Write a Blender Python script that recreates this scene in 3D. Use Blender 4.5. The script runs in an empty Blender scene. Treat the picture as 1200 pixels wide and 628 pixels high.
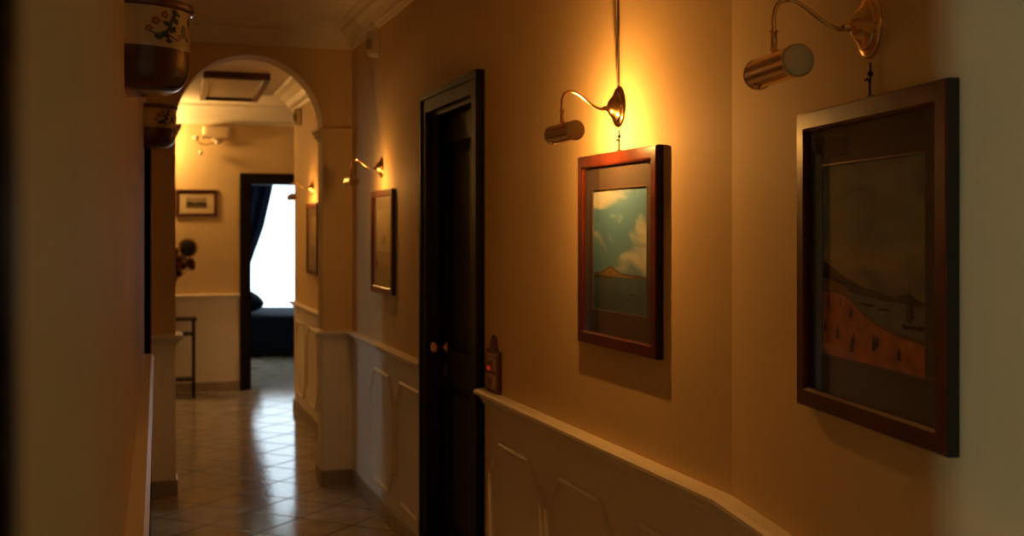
import bpy, bmesh, math, random
from mathutils import Vector, Matrix
random.seed(7)
C = bpy.context.scene.collection
PI = math.pi

# ------------------------------------------------------------------ materials
def new_mat(name):
    m = bpy.data.materials.new(name); m.use_nodes = True
    nt = m.node_tree
    b = nt.nodes.get('Principled BSDF')
    return m, nt, b

def mat(name, col, rough=0.5, metal=0.0, var=0.0, scale=8.0, bump=0.0, coat=0.0, spec=0.5, stretch=(1, 1, 1), col2=None):
    m, nt, b = new_mat(name)
    N, L = nt.nodes, nt.links
    b.inputs['Roughness'].default_value = rough
    b.inputs['Metallic'].default_value = metal
    b.inputs['Coat Weight'].default_value = coat
    b.inputs['Coat Roughness'].default_value = 0.12
    b.inputs['Specular IOR Level'].default_value = spec
    b.inputs['Base Color'].default_value = (*col, 1)
    if var or bump or col2:
        tc = N.new('ShaderNodeTexCoord'); mp = N.new('ShaderNodeMapping')
        mp.inputs['Scale'].default_value = stretch
        L.new(tc.outputs['Object'], mp.inputs['Vector'])
        nz = N.new('ShaderNodeTexNoise'); nz.inputs['Scale'].default_value = scale; nz.inputs['Detail'].default_value = 5
        L.new(mp.outputs['Vector'], nz.inputs['Vector'])
        if var or col2:
            r = N.new('ShaderNodeValToRGB')
            r.color_ramp.elements[0].position = .3; r.color_ramp.elements[1].position = .7
            c2 = col2 or tuple(min(1, c * (1 + var)) for c in col)
            r.color_ramp.elements[0].color = (*[c * (1 - var) for c in col], 1)
            r.color_ramp.elements[1].color = (*c2, 1)
            L.new(nz.outputs['Fac'], r.inputs['Fac']); L.new(r.outputs['Color'], b.inputs['Base Color'])
        if bump:
            bp = N.new('ShaderNodeBump'); bp.inputs['Strength'].default_value = bump; bp.inputs['Distance'].default_value = .01
            L.new(nz.outputs['Fac'], bp.inputs['Height']); L.new(bp.outputs['Normal'], b.inputs['Normal'])
    return m

M = {}
M['paint'] = mat('ochre_wall_paint', (.76, .57, .30), .7, var=.03, scale=3, bump=.02, spec=.2)
M['dado'] = mat('cream_dado_paint', (.87, .80, .68), .45, var=.02, scale=3, spec=.3)
M['trim'] = mat('cream_trim_paint', (.84, .77, .63), .4, spec=.35)
M['ceiling'] = mat('cream_ceiling_paint', (.87, .79, .66), .8, var=.02, scale=2, spec=.2)
M['skirt'] = mat('grey_skirting_tile', (.33, .27, .2), .3, var=.15, scale=12)
M['darkwood'] = mat('dark_walnut', (.010, .005, .003), .55, var=.3, scale=30, stretch=(1, 1, .08), spec=.18)
M['mahogany'] = mat('polished_mahogany', (.095, .018, .006), .3, var=.4, scale=26, stretch=(.6, 1, .6), coat=.05, spec=.22)
M['blackedge'] = mat('black_frame_edge', (.012, .008, .006), .4)
M['mat_dark'] = mat('dark_taupe_mount', (.075, .055, .042), .8)
M['fillet'] = mat('gilt_fillet', (.20, .13, .055), .5, metal=.3)
M['brass'] = mat('polished_brass', (.83, .53, .22), .17, metal=1.0)
M['brass_cap'] = mat('satin_brass', (.6, .46, .27), .42, metal=.75)
M['steel_in'] = mat('white_reflector_lining', (.85, .8, .7), .5)
M['bulb'] = mat('frosted_bulb', (.9, .88, .82), .3)
M['cable'] = mat('brown_cable', (.12, .075, .03), .5)
M['bronze'] = mat('antique_bronze', (.20, .075, .03), .4, metal=.35, var=.2, scale=60)
M['platewood'] = mat('red_brown_wooden_edge', (.09, .022, .01), .4)
M['switch'] = mat('tan_switch_insert', (.42, .26, .14), .35)
M['cream_plastic'] = mat('cream_plastic', (.6, .52, .4), .4)
M['grey_plastic'] = mat('grey_plastic_lens', (.3, .24, .17), .3)
M['pot_brown'] = mat('brown_glaze', (.085, .022, .009), .16, coat=.15)
M['pot_rim'] = mat('red_brown_rim_glaze', (.15, .04, .014), .15, coat=.5)
M['pot_cream'] = mat('cream_glaze', (.56, .43, .24), .16, coat=.4, var=.04, scale=20)
M['fl_blue'] = mat('dark_blue_glaze', (.018, .034, .05), .2)
M['fl_green'] = mat('dark_green_glaze', (.035, .05, .028), .2)
M['fl_orange'] = mat('rust_orange_glaze', (.27, .09, .025), .2)
M['fl_yellow'] = mat('ochre_yellow_glaze', (.55, .33, .07), .2)
M['iron'] = mat('black_iron', (.02, .016, .012), .45, metal=.4)
M['navy'] = mat('navy_curtain_cloth', (.005, .0065, .018), .85, spec=.06, var=.2, scale=40)
M['navy_bed'] = mat('navy_bedspread', (.006, .008, .019), .8, spec=.06, var=.15, scale=12, bump=.15)
M['navy_sat'] = mat('navy_cushion_satin', (.006, .008, .02), .7, spec=.06, var=.2, scale=14)
M['white'] = mat('white_window_paint', (.75, .75, .73), .4)
M['plaster'] = mat('plaster_room_paint', (.6, .56, .5), .7)
M['sun_dark'] = mat('dark_flower_disc', (.012, .007, .004), .9, bump=.4, scale=200)
M['petal'] = mat('orange_petal', (.33, .12, .025), .7)
M['petal2'] = mat('rust_petal', (.16, .035, .014), .7)
M['leaf'] = mat('dark_leaf', (.025, .03, .012), .7)
M['stem'] = mat('dark_stem', (.03, .028, .012), .7)
M['vase'] = mat('dark_ceramic_vase', (.05, .03, .02), .3)
M['shade'] = mat('cream_glass_shade', (.70, .56, .36), .35)
M['porcelain'] = mat('cream_porcelain', (.8, .72, .55), .25)
M['cream_mat'] = mat('cream_mount', (.62, .5, .3), .8)
M['brown_frame'] = mat('red_brown_frame', (.07, .02, .011), .35)

# red neon indicator (a lamp: it gives off light)
m, nt, b = new_mat('red_indicator'); b.inputs['Base Color'].default_value = (.5, .02, .01, 1)
b.inputs['Emission Color'].default_value = (1, .06, .02, 1); b.inputs['Emission Strength'].default_value = .22
M['red'] = m

# glass for pictures
m = bpy.data.materials.new('picture_glass'); m.use_nodes = True; nt = m.node_tree; nt.nodes.clear()
o = nt.nodes.new('ShaderNodeOutputMaterial'); mx = nt.nodes.new('ShaderNodeMixShader'); lw = nt.nodes.new('ShaderNodeLayerWeight')
lw.inputs['Blend'].default_value = .5
pw = nt.nodes.new('ShaderNodeMath'); pw.operation = 'POWER'; pw.inputs[1].default_value = 5
sl = nt.nodes.new('ShaderNodeMath'); sl.operation = 'MULTIPLY_ADD'; sl.inputs[1].default_value = .96; sl.inputs[2].default_value = .04
tr = nt.nodes.new('ShaderNodeBsdfTransparent'); gl = nt.nodes.new('ShaderNodeBsdfGlossy'); gl.inputs['Roughness'].default_value = .02
nt.links.new(lw.outputs['Facing'], pw.inputs[0]); nt.links.new(pw.outputs[0], sl.inputs[0]); nt.links.new(sl.outputs[0], mx.inputs[0])
nt.links.new(tr.outputs[0], mx.inputs[1]); nt.links.new(gl.outputs[0], mx.inputs[2]); nt.links.new(mx.outputs[0], o.inputs[0])
M['glass'] = m

# floor tiles laid diagonally
m, nt, b = new_mat('glazed_marble_tiles'); N, L = nt.nodes, nt.links
tc = N.new('ShaderNodeTexCoord'); mp = N.new('ShaderNodeMapping'); mp.inputs['Rotation'].default_value = (0, 0, math.radians(45) - math.atan(.3245))
mp.inputs['Location'].default_value = (.11, .07, 0)
L.new(tc.outputs['Object'], mp.inputs['Vector'])
br = N.new('ShaderNodeTexBrick'); br.offset = 0; br.squash = 1
br.inputs['Scale'].default_value = 1; br.inputs['Brick Width'].default_value = .33; br.inputs['Row Height'].default_value = .33
br.inputs['Mortar Size'].default_value = .007; br.inputs['Mortar Smooth'].default_value = .3
L.new(mp.outputs['Vector'], br.inputs['Vector'])
nz = N.new('ShaderNodeTexNoise'); nz.inputs['Scale'].default_value = 5; nz.inputs['Detail'].default_value = 8; nz.inputs['Distortion'].default_value = 1.2
L.new(tc.outputs['Object'], nz.inputs['Vector'])
rp = N.new('ShaderNodeValToRGB'); rp.color_ramp.elements[0].color = (.36, .32, .26, 1); rp.color_ramp.elements[1].color = (.48, .43, .36, 1)
rp.color_ramp.elements[0].position = .35; rp.color_ramp.elements[1].position = .62
L.new(nz.outputs['Fac'], rp.inputs['Fac'])
mxc = N.new('ShaderNodeMix'); mxc.data_type = 'RGBA'; mxc.inputs['B'].default_value = (.04, .03, .022, 1)
L.new(br.outputs['Fac'], mxc.inputs['Factor']); L.new(rp.outputs['Color'], mxc.inputs['A']); L.new(mxc.outputs['Result'], b.inputs['Base Color'])
b.inputs['Specular IOR Level'].default_value = .36
mr = N.new('ShaderNodeMapRange'); mr.inputs['To Min'].default_value = .10; mr.inputs['To Max'].default_value = .7
L.new(br.outputs['Fac'], mr.inputs['Value']); L.new(mr.outputs['Result'], b.inputs['Roughness'])
n2 = N.new('ShaderNodeTexNoise'); n2.inputs['Scale'].default_value = 38; n2.inputs['Detail'].default_value = 3
L.new(tc.outputs['Object'], n2.inputs['Vector'])
ad = N.new('ShaderNodeMath'); ad.operation = 'MULTIPLY_ADD'; ad.inputs[1].default_value = -3.0
L.new(br.outputs['Fac'], ad.inputs[0]); L.new(n2.outputs['Fac'], ad.inputs[2])
bp = N.new('ShaderNodeBump'); bp.inputs['Strength'].default_value = .10; bp.inputs['Distance'].default_value = .004
L.new(ad.outputs[0], bp.inputs['Height']); L.new(bp.outputs['Normal'], b.inputs['Normal'])
M['floor'] = m

def paint_sky(name, stops, cloud, amount, scale, diag, lo=.45, hi=.62):
    """a painted sky: vertical colour stops and brushed clouds"""
    m, nt, b = new_mat(name); N, L = nt.nodes, nt.links
    b.inputs['Roughness'].default_value = .85
    tc = N.new('ShaderNodeTexCoord'); sp = N.new('ShaderNodeSeparateXYZ'); L.new(tc.outputs['Object'], sp.inputs[0])
    mr = N.new('ShaderNodeMapRange'); mr.inputs['From Min'].default_value = -.17; mr.inputs['From Max'].default_value = .17
    L.new(sp.outputs['Z'], mr.inputs['Value'])
    rp = N.new('ShaderNodeValToRGB'); els = rp.color_ramp.elements
    while len(els) < len(stops): els.new(.5)
    for e, (p, c) in zip(els, stops): e.position = p; e.color = (*c, 1)
    L.new(mr.outputs['Result'], rp.inputs['Fac'])
    mp = N.new('ShaderNodeMapping'); mp.inputs['Rotation'].default_value = (0, diag, 0); mp.inputs['Scale'].default_value = (.45, 1, 1.3)
    L.new(tc.outputs['Object'], mp.inputs['Vector'])
    nz = N.new('ShaderNodeTexNoise'); nz.inputs['Scale'].default_value = scale; nz.inputs['Detail'].default_value = 6; nz.inputs['Distortion'].default_value = .6
    L.new(mp.outputs['Vector'], nz.inputs['Vector'])
    r2 = N.new('ShaderNodeValToRGB'); r2.color_ramp.elements[0].position = lo; r2.color_ramp.elements[1].position = hi
    r2.color_ramp.elements[0].color = (0, 0, 0, 1); r2.color_ramp.elements[1].color = (amount, amount, amount, 1)
    L.new(nz.outputs['Fac'], r2.inputs['Fac'])
    mx = N.new('ShaderNodeMix'); mx.data_type = 'RGBA'; mx.inputs['B'].default_value = (*cloud, 1)
    L.new(r2.outputs['Color'], mx.inputs['Factor']); L.new(rp.outputs['Color'], mx.inputs['A']); L.new(mx.outputs['Result'], b.inputs['Base Color'])
    return m

# ------------------------------------------------------------------ mesh builder
class MB:
    def __init__(s): s.v = []; s.f = []; s.mi = []; s.sm = []; s.mats = []
    def slot(s, m):
        if m not in s.mats: s.mats.append(m)
        return s.mats.index(m)
    def add(s, vs, fs, m, smooth=False, T=None):
        o = len(s.v); k = s.slot(m)
        for p in vs:
            p = Vector(p); s.v.append(T @ p if T is not None else p)
        for f in fs: s.f.append([i + o for i in f]); s.mi.append(k); s.sm.append(smooth)
    def box(s, x0, x1, y0, y1, z0, z1, m, T=None):
        vs = [(x, y, z) for x in (x0, x1) for y in (y0, y1) for z in (z0, z1)]
        s.add(vs, [(0, 1, 3, 2), (4, 6, 7, 5), (0, 4, 5, 1), (2, 3, 7, 6), (0, 2, 6, 4), (1, 5, 7, 3)], m, T=T)
    def tube(s, pts, r, m, seg=12, T=None, caps=True):
        pts = [Vector(p) for p in pts]; n = len(pts); rs = r if isinstance(r, (list, tuple)) else [r] * n
        vs = []; fs = []; up = None
        for i, p in enumerate(pts):
            d = (pts[min(i + 1, n - 1)] - pts[max(i - 1, 0)]).normalized()
            if up is None:
                up = Vector((0, 0, 1)) if abs(d.z) < .9 else Vector((1, 0, 0))
            a = (up - d * up.dot(d)).normalized(); up = a; c = d.cross(a)
            for k in range(seg):
                t = 2 * PI * k / seg; vs.append(p + (a * math.cos(t) + c * math.sin(t)) * rs[i])
        for i in range(n - 1):
            for k in range(seg):
                k2 = (k + 1) % seg; fs.append((i * seg + k, i * seg + k2, (i + 1) * seg + k2, (i + 1) * seg + k))
        s.add(vs, fs, m, True, T)
        if caps:
            s.add(vs[:seg], [list(range(seg))[::-1]], m, False, T); s.add(vs[-seg:], [list(range(seg))], m, False, T)
    def lathe(s, prof, m, seg=24, a0=0.0, a1=2 * PI, sx=1.0, sy=1.0, T=None, axis='z'):
        """prof: (r, h) pairs; revolve about z (or about y / x)"""
        full = abs(a1 - a0 - 2 * PI) < 1e-6; n = seg if full else seg + 1; vs = []; fs = []
        for r, h in prof:
            for k in range(n):
                t = a0 + (a1 - a0) * k / seg; x, y = r * math.cos(t) * sx, r * math.sin(t) * sy
                vs.append({'z': (x, y, h), 'y': (x, h, y), 'x': (h, x, y)}[axis])
        for i in range(len(prof) - 1):
            for k in range(seg):
                k2 = (k + 1) % n; fs.append((i * n + k, i * n + k2, (i + 1) * n + k2, (i + 1) * n + k))
        s.add(vs, fs, m, True, T)
    def ball(s, c, r, m, seg=16, rings=10, sc=(1, 1, 1), T=None):
        vs = []; fs = []
        for i in range(rings + 1):
            a = PI * i / rings
            for k in range(seg):
                t = 2 * PI * k / seg
                vs.append((c[0] + r * sc[0] * math.sin(a) * math.cos(t), c[1] + r * sc[1] * math.sin(a) * math.sin(t), c[2] + r * sc[2] * math.cos(a)))
        for i in range(rings):
            for k in range(seg):
                k2 = (k + 1) % seg; fs.append((i * seg + k, (i + 1) * seg + k, (i + 1) * seg + k2, i * seg + k2))
        s.add(vs, fs, m, True, T)
    def build(s, name, parent=None, bevel=0.0, fix=True):
        me = bpy.data.meshes.new(name); me.from_pydata([tuple(p) for p in s.v], [], s.f)
        for m in s.mats: me.materials.append(m)
        for p, k, sm in zip(me.polygons, s.mi, s.sm): p.material_index = k; p.use_smooth = sm
        if fix:
            bm = bmesh.new(); bm.from_mesh(me); bmesh.ops.remove_doubles(bm, verts=bm.verts, dist=1e-6)
            bmesh.ops.recalc_face_normals(bm, faces=bm.faces); bm.to_mesh(me); bm.free()
        o = bpy.data.objects.new(name, me); C.objects.link(o)
        if parent: o.parent = parent
        if bevel:
            mod = o.modifiers.new('bevel', 'BEVEL'); mod.width = bevel; mod.segments = 2; mod.limit_method = 'ANGLE'
        return o

def struct(o): o['kind'] = 'structure'; return o
def tag(o, label, cat, group=None):
    o['label'] = label; o['category'] = cat
    if group: o['group'] = group
    return o
def empty(name, loc, rot=0):
    o = bpy.data.objects.new(name, None); o.empty_display_size = .1; C.objects.link(o)
    o.location = loc; o.rotation_euler = (0, 0, rot); return o
def copy_tree(o, parent=None):
    c = o.copy(); C.objects.link(c); c.parent = parent
    for ch in list(o.children): copy_tree(ch, c)
    return c

# ------------------------------------------------------------------ plan of the place (camera stands at x=0, y=0; metres)
CEIL, RAIL = 2.70, .907
def RX(y): return 1.337 - y / 3            # right wall beyond the bend
def RN(y): return .892 - .159 * y          # right wall, near stretch
def FX(y): return 1.413 - y / 3            # right wall of the hall beyond the arch
def LX(y): return -.062 - .308 * y         # left wall
BEND = (.487, 2.55)
A = Vector((.9524, .3048)); B = Vector((-.3048, .9524))     # along / through the arch wall
AR = Vector((-.951, 6.864))
T0, T1, TL = .175, 1.012, 1.171                              # arch opening, left corner
ATH = .2
def AP(t, d=0.0): return AR - A * t + B * d
E0 = Vector((-2.57, 10.946))
def EP(t): return E0 + A * t
XW, XE, YS, YN = -5.2, 2.2, -2.7, 16.2                       # outer walls

def seg_T(p0, p1, side):
    """frame on a wall: x runs p0 to p1, y points into the room; side +1 = room on the left of the run"""
    p0, p1 = Vector(p0[:2]), Vector(p1[:2]); d = (p1 - p0); ln = d.length; d /= ln
    n = Vector((-d.y, d.x)) * side
    return Matrix(((d.x, n.x, 0, p0.x), (d.y, n.y, 0, p0.y), (0, 0, 1, 0), (0, 0, 0, 1))), ln
def wall_cells(mb, p0, p1, side, thick=.12, holes=(), z1=CEIL, lower=True, up=None, lo=None):
    T, ln = seg_T(p0, p1, side)
    up = up or M['paint']; lo = lo or M['dado']
    ss = sorted({0, ln, *[h[0] for h in holes], *[h[1] for h in holes]})
    zs = sorted({0, z1, *([RAIL] if lower else []), *[h[2] for h in holes], *[h[3] for h in holes]})
    for a, b in zip(ss, ss[1:]):
        for c, d in zip(zs, zs[1:]):
            sm, zm = (a + b) / 2, (c + d) / 2
            if any(h[0] < sm < h[1] and h[2] < zm < h[3] for h in holes): continue
            mb.box(a, b, -thick, 0, c, d, lo if (lower and zm < RAIL) else up, T)
def sweep(mb, path, prof, side, m, closed_ends=True):
    path = [Vector(p[:2]) for p in path]; n = len(path); k = len(prof); vs = []; fs = []
    for i, p in enumerate(path):
        ds = []
        if i > 0: ds.append((path[i] - path[i - 1]).normalized())
        if i < n - 1: ds.append((path[i + 1] - path[i]).normalized())
        ns = [Vector((-d.y, d.x)) * side for d in ds]
        if len(ns) == 2:
            mm = (ns[0] + ns[1]); mm.normalize(); mm /= max(.3, mm.dot(ns[0]))
        else: mm = ns[0]
        for o, z in prof: q = p + mm * o; vs.append((q.x, q.y, z))
    for i in range(n - 1):
        for j in range(k):
            j2 = (j + 1) % k; fs.append((i * k + j, i * k + j2, (i + 1) * k + j2, (i + 1) * k + j))
    fs += [list(range(k)), list(range((n - 1) * k, n * k))]
    mb.add(vs, fs, m)

# ---- floor, ceiling
mb = MB(); mb.box(XW - .3, XE + .3, YS - .3, YN + .3, -.1, 0, M['floor']); struct(mb.build('floor'))
mb = MB(); mb.box(XW - .3, XE + .3, YS - .3, YN + .3, CEIL, CEIL + .15, M['ceiling']); struct(mb.build('ceiling'))

# ---- right wall with its bend and the doorway
DY0, DY1, DTOP = 4.318, 5.158, 2.11         # outer casing of the dark door
k3 = math.sqrt(1 + 1 / 9)
def rs(y): return (y - BEND[1]) * k3        # distance along the far stretch
mb = MB()
wall_cells(mb, BEND, AR + B * .0, 1, holes=[(rs(DY0) + .07, rs(DY1) - .07, 0, DTOP - .07)])
wall_cells(mb, (RN(YS), YS), BEND, 1)
struct(mb.build('wall_right'))
# hall wall beyond the arch
FC = Vector((-1.848, 9.783)); FB = Vector((-.945, 7.075))
mb = MB(); wall_cells(mb, FB, FC, 1); wall_cells(mb, FC, FC + A * 3.6, 1, thick=.12); struct(mb.build('wall_hall_right'))
# ---- left wall: near opening, long stretch, far door
LD0, LD1 = 5.52, 6.28
k4 = math.sqrt(1 + .308 ** 2)
def ls(y, y0): return (y - y0) * k4
mb = MB()
wall_cells(mb, (LX(-2.7), -2.7), (LX(6.507), 6.507), -1,
           holes=[(ls(-.55, -2.7), ls(.27, -2.7), 0, 2.10), (ls(LD0 + .07, -2.7), ls(LD1 - .07, -2.7), 0, DTOP - .07)])
struct(mb.build('wall_left'))
# ---- arch wall
mb = MB()
def arch_pt(a): 
    r = (T1 - T0) / 2; c = (T0 + T1) / 2
    return c - r * math.cos(a), 2.11 + r * math.sin(a)
TW = (AR.x - XW) / A.x
def stub(t0, t1):
    T, ln = seg_T(AP(t0), AP(t1), 1)
    mb.box(0, ln, -ATH, 0, 0, RAIL, M['dado'], T); mb.box(0, ln, -ATH, 0, RAIL, CEIL, M['paint'], T)
stub(-.12, T0); stub(T1, TW)
NA = 40; vs = []
for i in range(NA + 1):
    t, z = arch_pt(PI * i / NA)
    for d in (0, ATH):
        p = AP(t, d); vs.append((p.x, p.y, z)); vs.append((p.x, p.y, CEIL))
fl = []; sf = []
for i in range(NA):
    a, b = 4 * i, 4 * (i + 1)
    fl += [(a, b, b + 1, a + 1), (a + 2, a + 3, b + 3, b + 2)]; sf.append((a, a + 2, b + 2, b))
mb.add(vs, fl, M['paint']); mb.add(vs, sf, M['paint'], True)
o = mb.build('wall_arch', fix=False)
bm = bmesh.new(); bm.from_mesh(o.data); bmesh.ops.recalc_face_normals(bm, faces=bm.faces); bm.to_mesh(o.data); bm.free()
struct(o)
# ---- end wall with the bedroom doorway
ED0 = .063; EDW = .85; EDT = 1.985
mb = MB(); wall_cells(mb, EP(-2.95), EP(5.0), -1, thick=.14, holes=[(2.95 + ED0, 2.95 + ED0 + EDW, 0, EDT)])
struct(mb.build('wall_end'))
# ---- outer walls and an unseen partition added to stop daylight leaking between side rooms
PL = dict(lower=False, up=M['plaster'])
WX0, WX1, WZ0, WZ1 = -4.0, -1.2, .25, 2.6
mb = MB(); wall_cells(mb, (XW, YN), (XE, YN), -1, thick=.2, holes=[(WX0 - XW, WX1 - XW, WZ0, WZ1)], **PL); struct(mb.build('wall_north'))
SX0, SX1 = -1.92, -1.62
mb = MB(); wall_cells(mb, (XW, YS), (XE, YS), 1, thick=.1, holes=[(SX0 - XW, SX1 - XW, .6, 2.3)], **PL); struct(mb.build('wall_south'))
SY0, SY1 = 4.36, 4.66
mb = MB(); wall_cells(mb, (XW, YS), (XW, YN), -1, thick=.1, holes=[(SY0 - YS, SY1 - YS, .5, 2.3), (13.95 - YS, 15.25 - YS, .9, 2.4)], **PL); struct(mb.build('wall_west'))
mb = MB(); wall_cells(mb, (XE, YS), (XE, YN), 1, thick=.1, **PL); struct(mb.build('wall_east'))
mb = MB(); wall_cells(mb, (XW, 1.6), (LX(1.6) - .10, 1.6), 1, thick=.1, **PL); struct(mb.build('wall_side'))

# ---- windows (frames)
def window(name, T, w, z0, z1, mull):
    mb = MB(); f = .05
    mb.box(0, f, -.09, -.03, z0, z1, M['white'], T); mb.box(w - f, w, -.09, -.03, z0, z1, M['white'], T)
    mb.box(f, w - f, -.09, -.03, z0, z0 + f, M['white'], T); mb.box(f, w - f, -.09, -.03, z1 - f, z1, M['white'], T)
    for k in range(1, mull + 1): mb.box(w * k / (mull + 1) - .03, w * k / (mull + 1) + .03, -.09, -.03, z0 + f, z1 - f, M['white'], T)
    o = struct(mb.build(name))
    g = MB(); g.box(f * .5, w - f * .5, -.062, -.058, z0 + f * .5, z1 - f * .5, M['glass'], T); g.build('pane', o)
T, ln = seg_T((WX0, YN), (WX1, YN), -1); window('window_1', T, ln, WZ0, WZ1, 1)
T, ln = seg_T((SX0, YS), (SX1, YS), 1); window('window_2', T, ln, .6, 2.3, 0)
T, ln = seg_T((XW, SY0), (XW, SY1), -1); window('window_3', T, ln, .5, 2.3, 0)

T, ln = seg_T((XW, 13.95), (XW, 15.25), -1); window('added_window_4', T, ln, .9, 2.4, 1)  # unseen side window, added for the fill on the bedroom floor
# ---- trims
rail_p = [(0, .862), (.009, .862), (.012, .874), (.02, .880), (.024, .890), (.036, .894), (.044, .900), (.044, .909), (.034, .915), (0, .917)]
base_p = [(0, 0), (.013, 0), (.013, .082), (.009, .09), (0, .09)]
crown_p = [(0, 2.585), (.014, 2.585), (.018, 2.598), (.028, 2.602), (.034, 2.622), (.055, 2.648), (.085, 2.668), (.092, 2.684), (.125, 2.690), (.135, 2.70), (0, 2.70)]
hall_crown = [(0, 2.515), (.014, 2.515), (.02, 2.54), (.05, 2.555), (.07, 2.60), (.11, 2.65), (.15, 2.672), (.16, 2.70), (0, 2.70)]
imp_p = [(0, 2.05), (.008, 2.05), (.012, 2.066), (.02, 2.074), (.024, 2.09), (.032, 2.098), (.032, 2.115), (0, 2.115)]
rd = lambda y: (RX(y), y)
right_far = [rd(DY1), AR, AP(T0), AP(T0, ATH), FB, FC, FC + A * 3.4]
right_near = [(RN(YS + .05), YS + .05), BEND, rd(DY0)]
left_near = [(LX(.33), .33), (LX(LD0), LD0)]
LC = AP(TL)
left_far = [(LX(LD1), LD1), LC, AP(T1), AP(T1, ATH), AP(TW - .15, ATH)]
end_l = [EP(-2.7), EP(ED0 - .08)]
end_r = [EP(ED0 + EDW + .08), EP(4.4)]
n = 0
def trim(path, prof, side, m='trim', name=None):
    global n
    n += 1; mb = MB(); sweep(mb, path, prof, side, M[m]); return struct(mb.build(name or 'trim_%d' % n))
trim(right_far, rail_p, 1); trim(right_near, rail_p, 1); trim(left_near, rail_p, -1); trim(left_far, rail_p, -1)
trim(end_l, rail_p, -1); trim(end_r, rail_p, -1)
trim([AR, AP(T0), AP(T0, ATH), FB], imp_p, 1, 'paint'); trim([LC, AP(T1), AP(T1, ATH), AP(T1 + .3, ATH)], imp_p, -1, 'paint')
trim([(RN(YS + .05), YS + .05), BEND, AR, LC, (LX(YS + .05), YS + .05)], crown_p, 1)
trim([EP(-2.7), EP(4.4)], hall_crown, -1)
trim([FB, FC, FC + A * 3.4], hall_crown, 1)
trim(right_far, base_p, 1, 'skirt', 'baseboard_right_far'); trim(right_near, base_p, 1, 'skirt', 'baseboard_right')
trim(left_near, base_p, -1, 'skirt', 'baseboard_left'); trim(left_far, base_p, -1, 'skirt', 'baseboard_left_far')
trim(end_l, base_p, -1, 'skirt', 'baseboard_end'); trim(end_r, base_p, -1, 'skirt', 'baseboard_end_right')

# octagonal panel mouldings on the dado
def dado_panel(T, hw, z0, z1, cx, cz):
    global n
    n += 1
    pts = [(-hw + cx, z1), (hw - cx, z1), (hw, z1 - cz), (hw, z0 + cz), (hw - cx, z0), (-hw + cx, z0), (-hw, z0 + cz), (-hw, z1 - cz)]
    prof = [(-.011, 0), (-.009, .008), (-.003, .013), (.004, .013), (.009, .008), (.011, 0)]
    mb = MB(); vs = []; fs = []; k = len(prof); N8 = len(pts)
    for i in range(N8):
        p = Vector(pts[i]); d0 = (p - Vector(pts[i - 1])).normalized(); d1 = (Vector(pts[(i + 1) % N8]) - p).normalized()
        n0 = Vector((d0.y, -d0.x)); n1 = Vector((d1.y, -d1.x)); mm = (n0 + n1).normalized(); mm /= mm.dot(n0)
        for o, h in prof: q = p + mm * o; vs.append((q.x, h, q.y))
    for i in range(N8):
        i2 = (i + 1) % N8
        for j in range(k - 1): fs.append((i * k + j, i * k + j + 1, i2 * k + j + 1, i2 * k + j))
    mb.add(vs, fs, M['trim'], T=T); struct(mb.build('trim_%d' % n))
def wall_frame(x, y, nx, ny):
    """local x along the wall, y out of the wall"""
    return Matrix(((ny, nx, 0, x), (-nx, ny, 0, y), (0, 0, 1, 0), (0, 0, 0, 1)))
NR = Vector((-.9487, -.3162)); NN = Vector((-.9876, -.1570)); NL = Vector((.9557, .2944)); NE = Vector((.3048, -.9524))
for yc in (3.98, 3.405, 2.85): dado_panel(wall_frame(RX(yc), yc, *NR), .28, .17, .737, .128, .115)
for yc in (6.055, 5.46): dado_panel(wall_frame(RX(yc), yc, *NR), .28, .17, .76, .10, .12)
for yc in (9.40, 8.80, 8.2): dado_panel(wall_frame(FX(yc), yc, *NR), .27, .17, .76, .11, .12)
for yc in (2.1, 1.5, .9): dado_panel(wall_frame(RN(yc), yc, *NN), .27, .17, .737, .12, .115)

# ------------------------------------------------------------------ doors
def rot_of(nv): return math.atan2(-nv.x, nv.y)      # local x = (ny,-nx)
def casing(mb, w, top, cw, prot, m):
    """stepped casing round an opening, local x centred, y out"""
    for a, b, p in ((0, cw, prot), (0, cw * .35, prot + .008)):
        mb.box(-w / 2 + a, -w / 2 + b, 0, p, 0, top - a, m); mb.box(w / 2 - b, w / 2 - a, 0, p, 0, top - a, m)
        mb.box(-w / 2 + b, w / 2 - b, 0, p, top - b, top - a, m)
def lining(mb, w, top, cw, depth, m):
    a = w / 2 - cw - .02
    mb.box(-w / 2 + cw - .01, -a, -depth, .004, 0, top - cw, m); mb.box(a, w / 2 - cw + .01, -depth, .004, 0, top - cw, m)
    mb.box(-a, a, -depth, .004, top - cw - .02, top - cw + .01, m)
# near right door
yc = (DY0 + DY1) / 2
d1 = empty('door_1', (RX(yc), yc, 0), rot_of(NR)); d1['kind'] = 'structure'
W = (DY1 - DY0) * k3; cw = .085
mb = MB(); casing(mb, W, DTOP, cw, .028, M['darkwood']); lining(mb, W, DTOP, cw, .12, M['darkwood']); mb.build('door_casing', d1)
hw = W / 2 - cw - .022; ht = DTOP - cw - .024
mb = MB(); y0, y1 = -.085, -.045
st = .105
mb.box(-hw, -hw + st, y0, y1, .008, ht, M['darkwood']); mb.box(hw - st, hw, y0, y1, .008, ht, M['darkwood'])
for a, b in ((.008, .22), (.86, 1.0), (ht - .12, ht)): mb.box(-hw + st, hw - st, y0, y1, a, b, M['darkwood'])
leaf = mb.build('door_leaf', d1, bevel=.003)
for a, b in ((.22, .86), (1.0, ht - .12)):
    p = MB(); p.box(-hw + st - .01, hw - st + .01, y0 + .01, y1 - .018, a - .01, b + .01, M['darkwood'])
    p.box(-hw + st + .045, hw - st - .045, y0 + .012, y1 - .006, a + .045, b - .045, M['darkwood'])
    p.build('door_panel', leaf, bevel=.004)
mb = MB(); kx = hw - .058
Tk = Matrix.Translation((kx, y1, 1.0))
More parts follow.
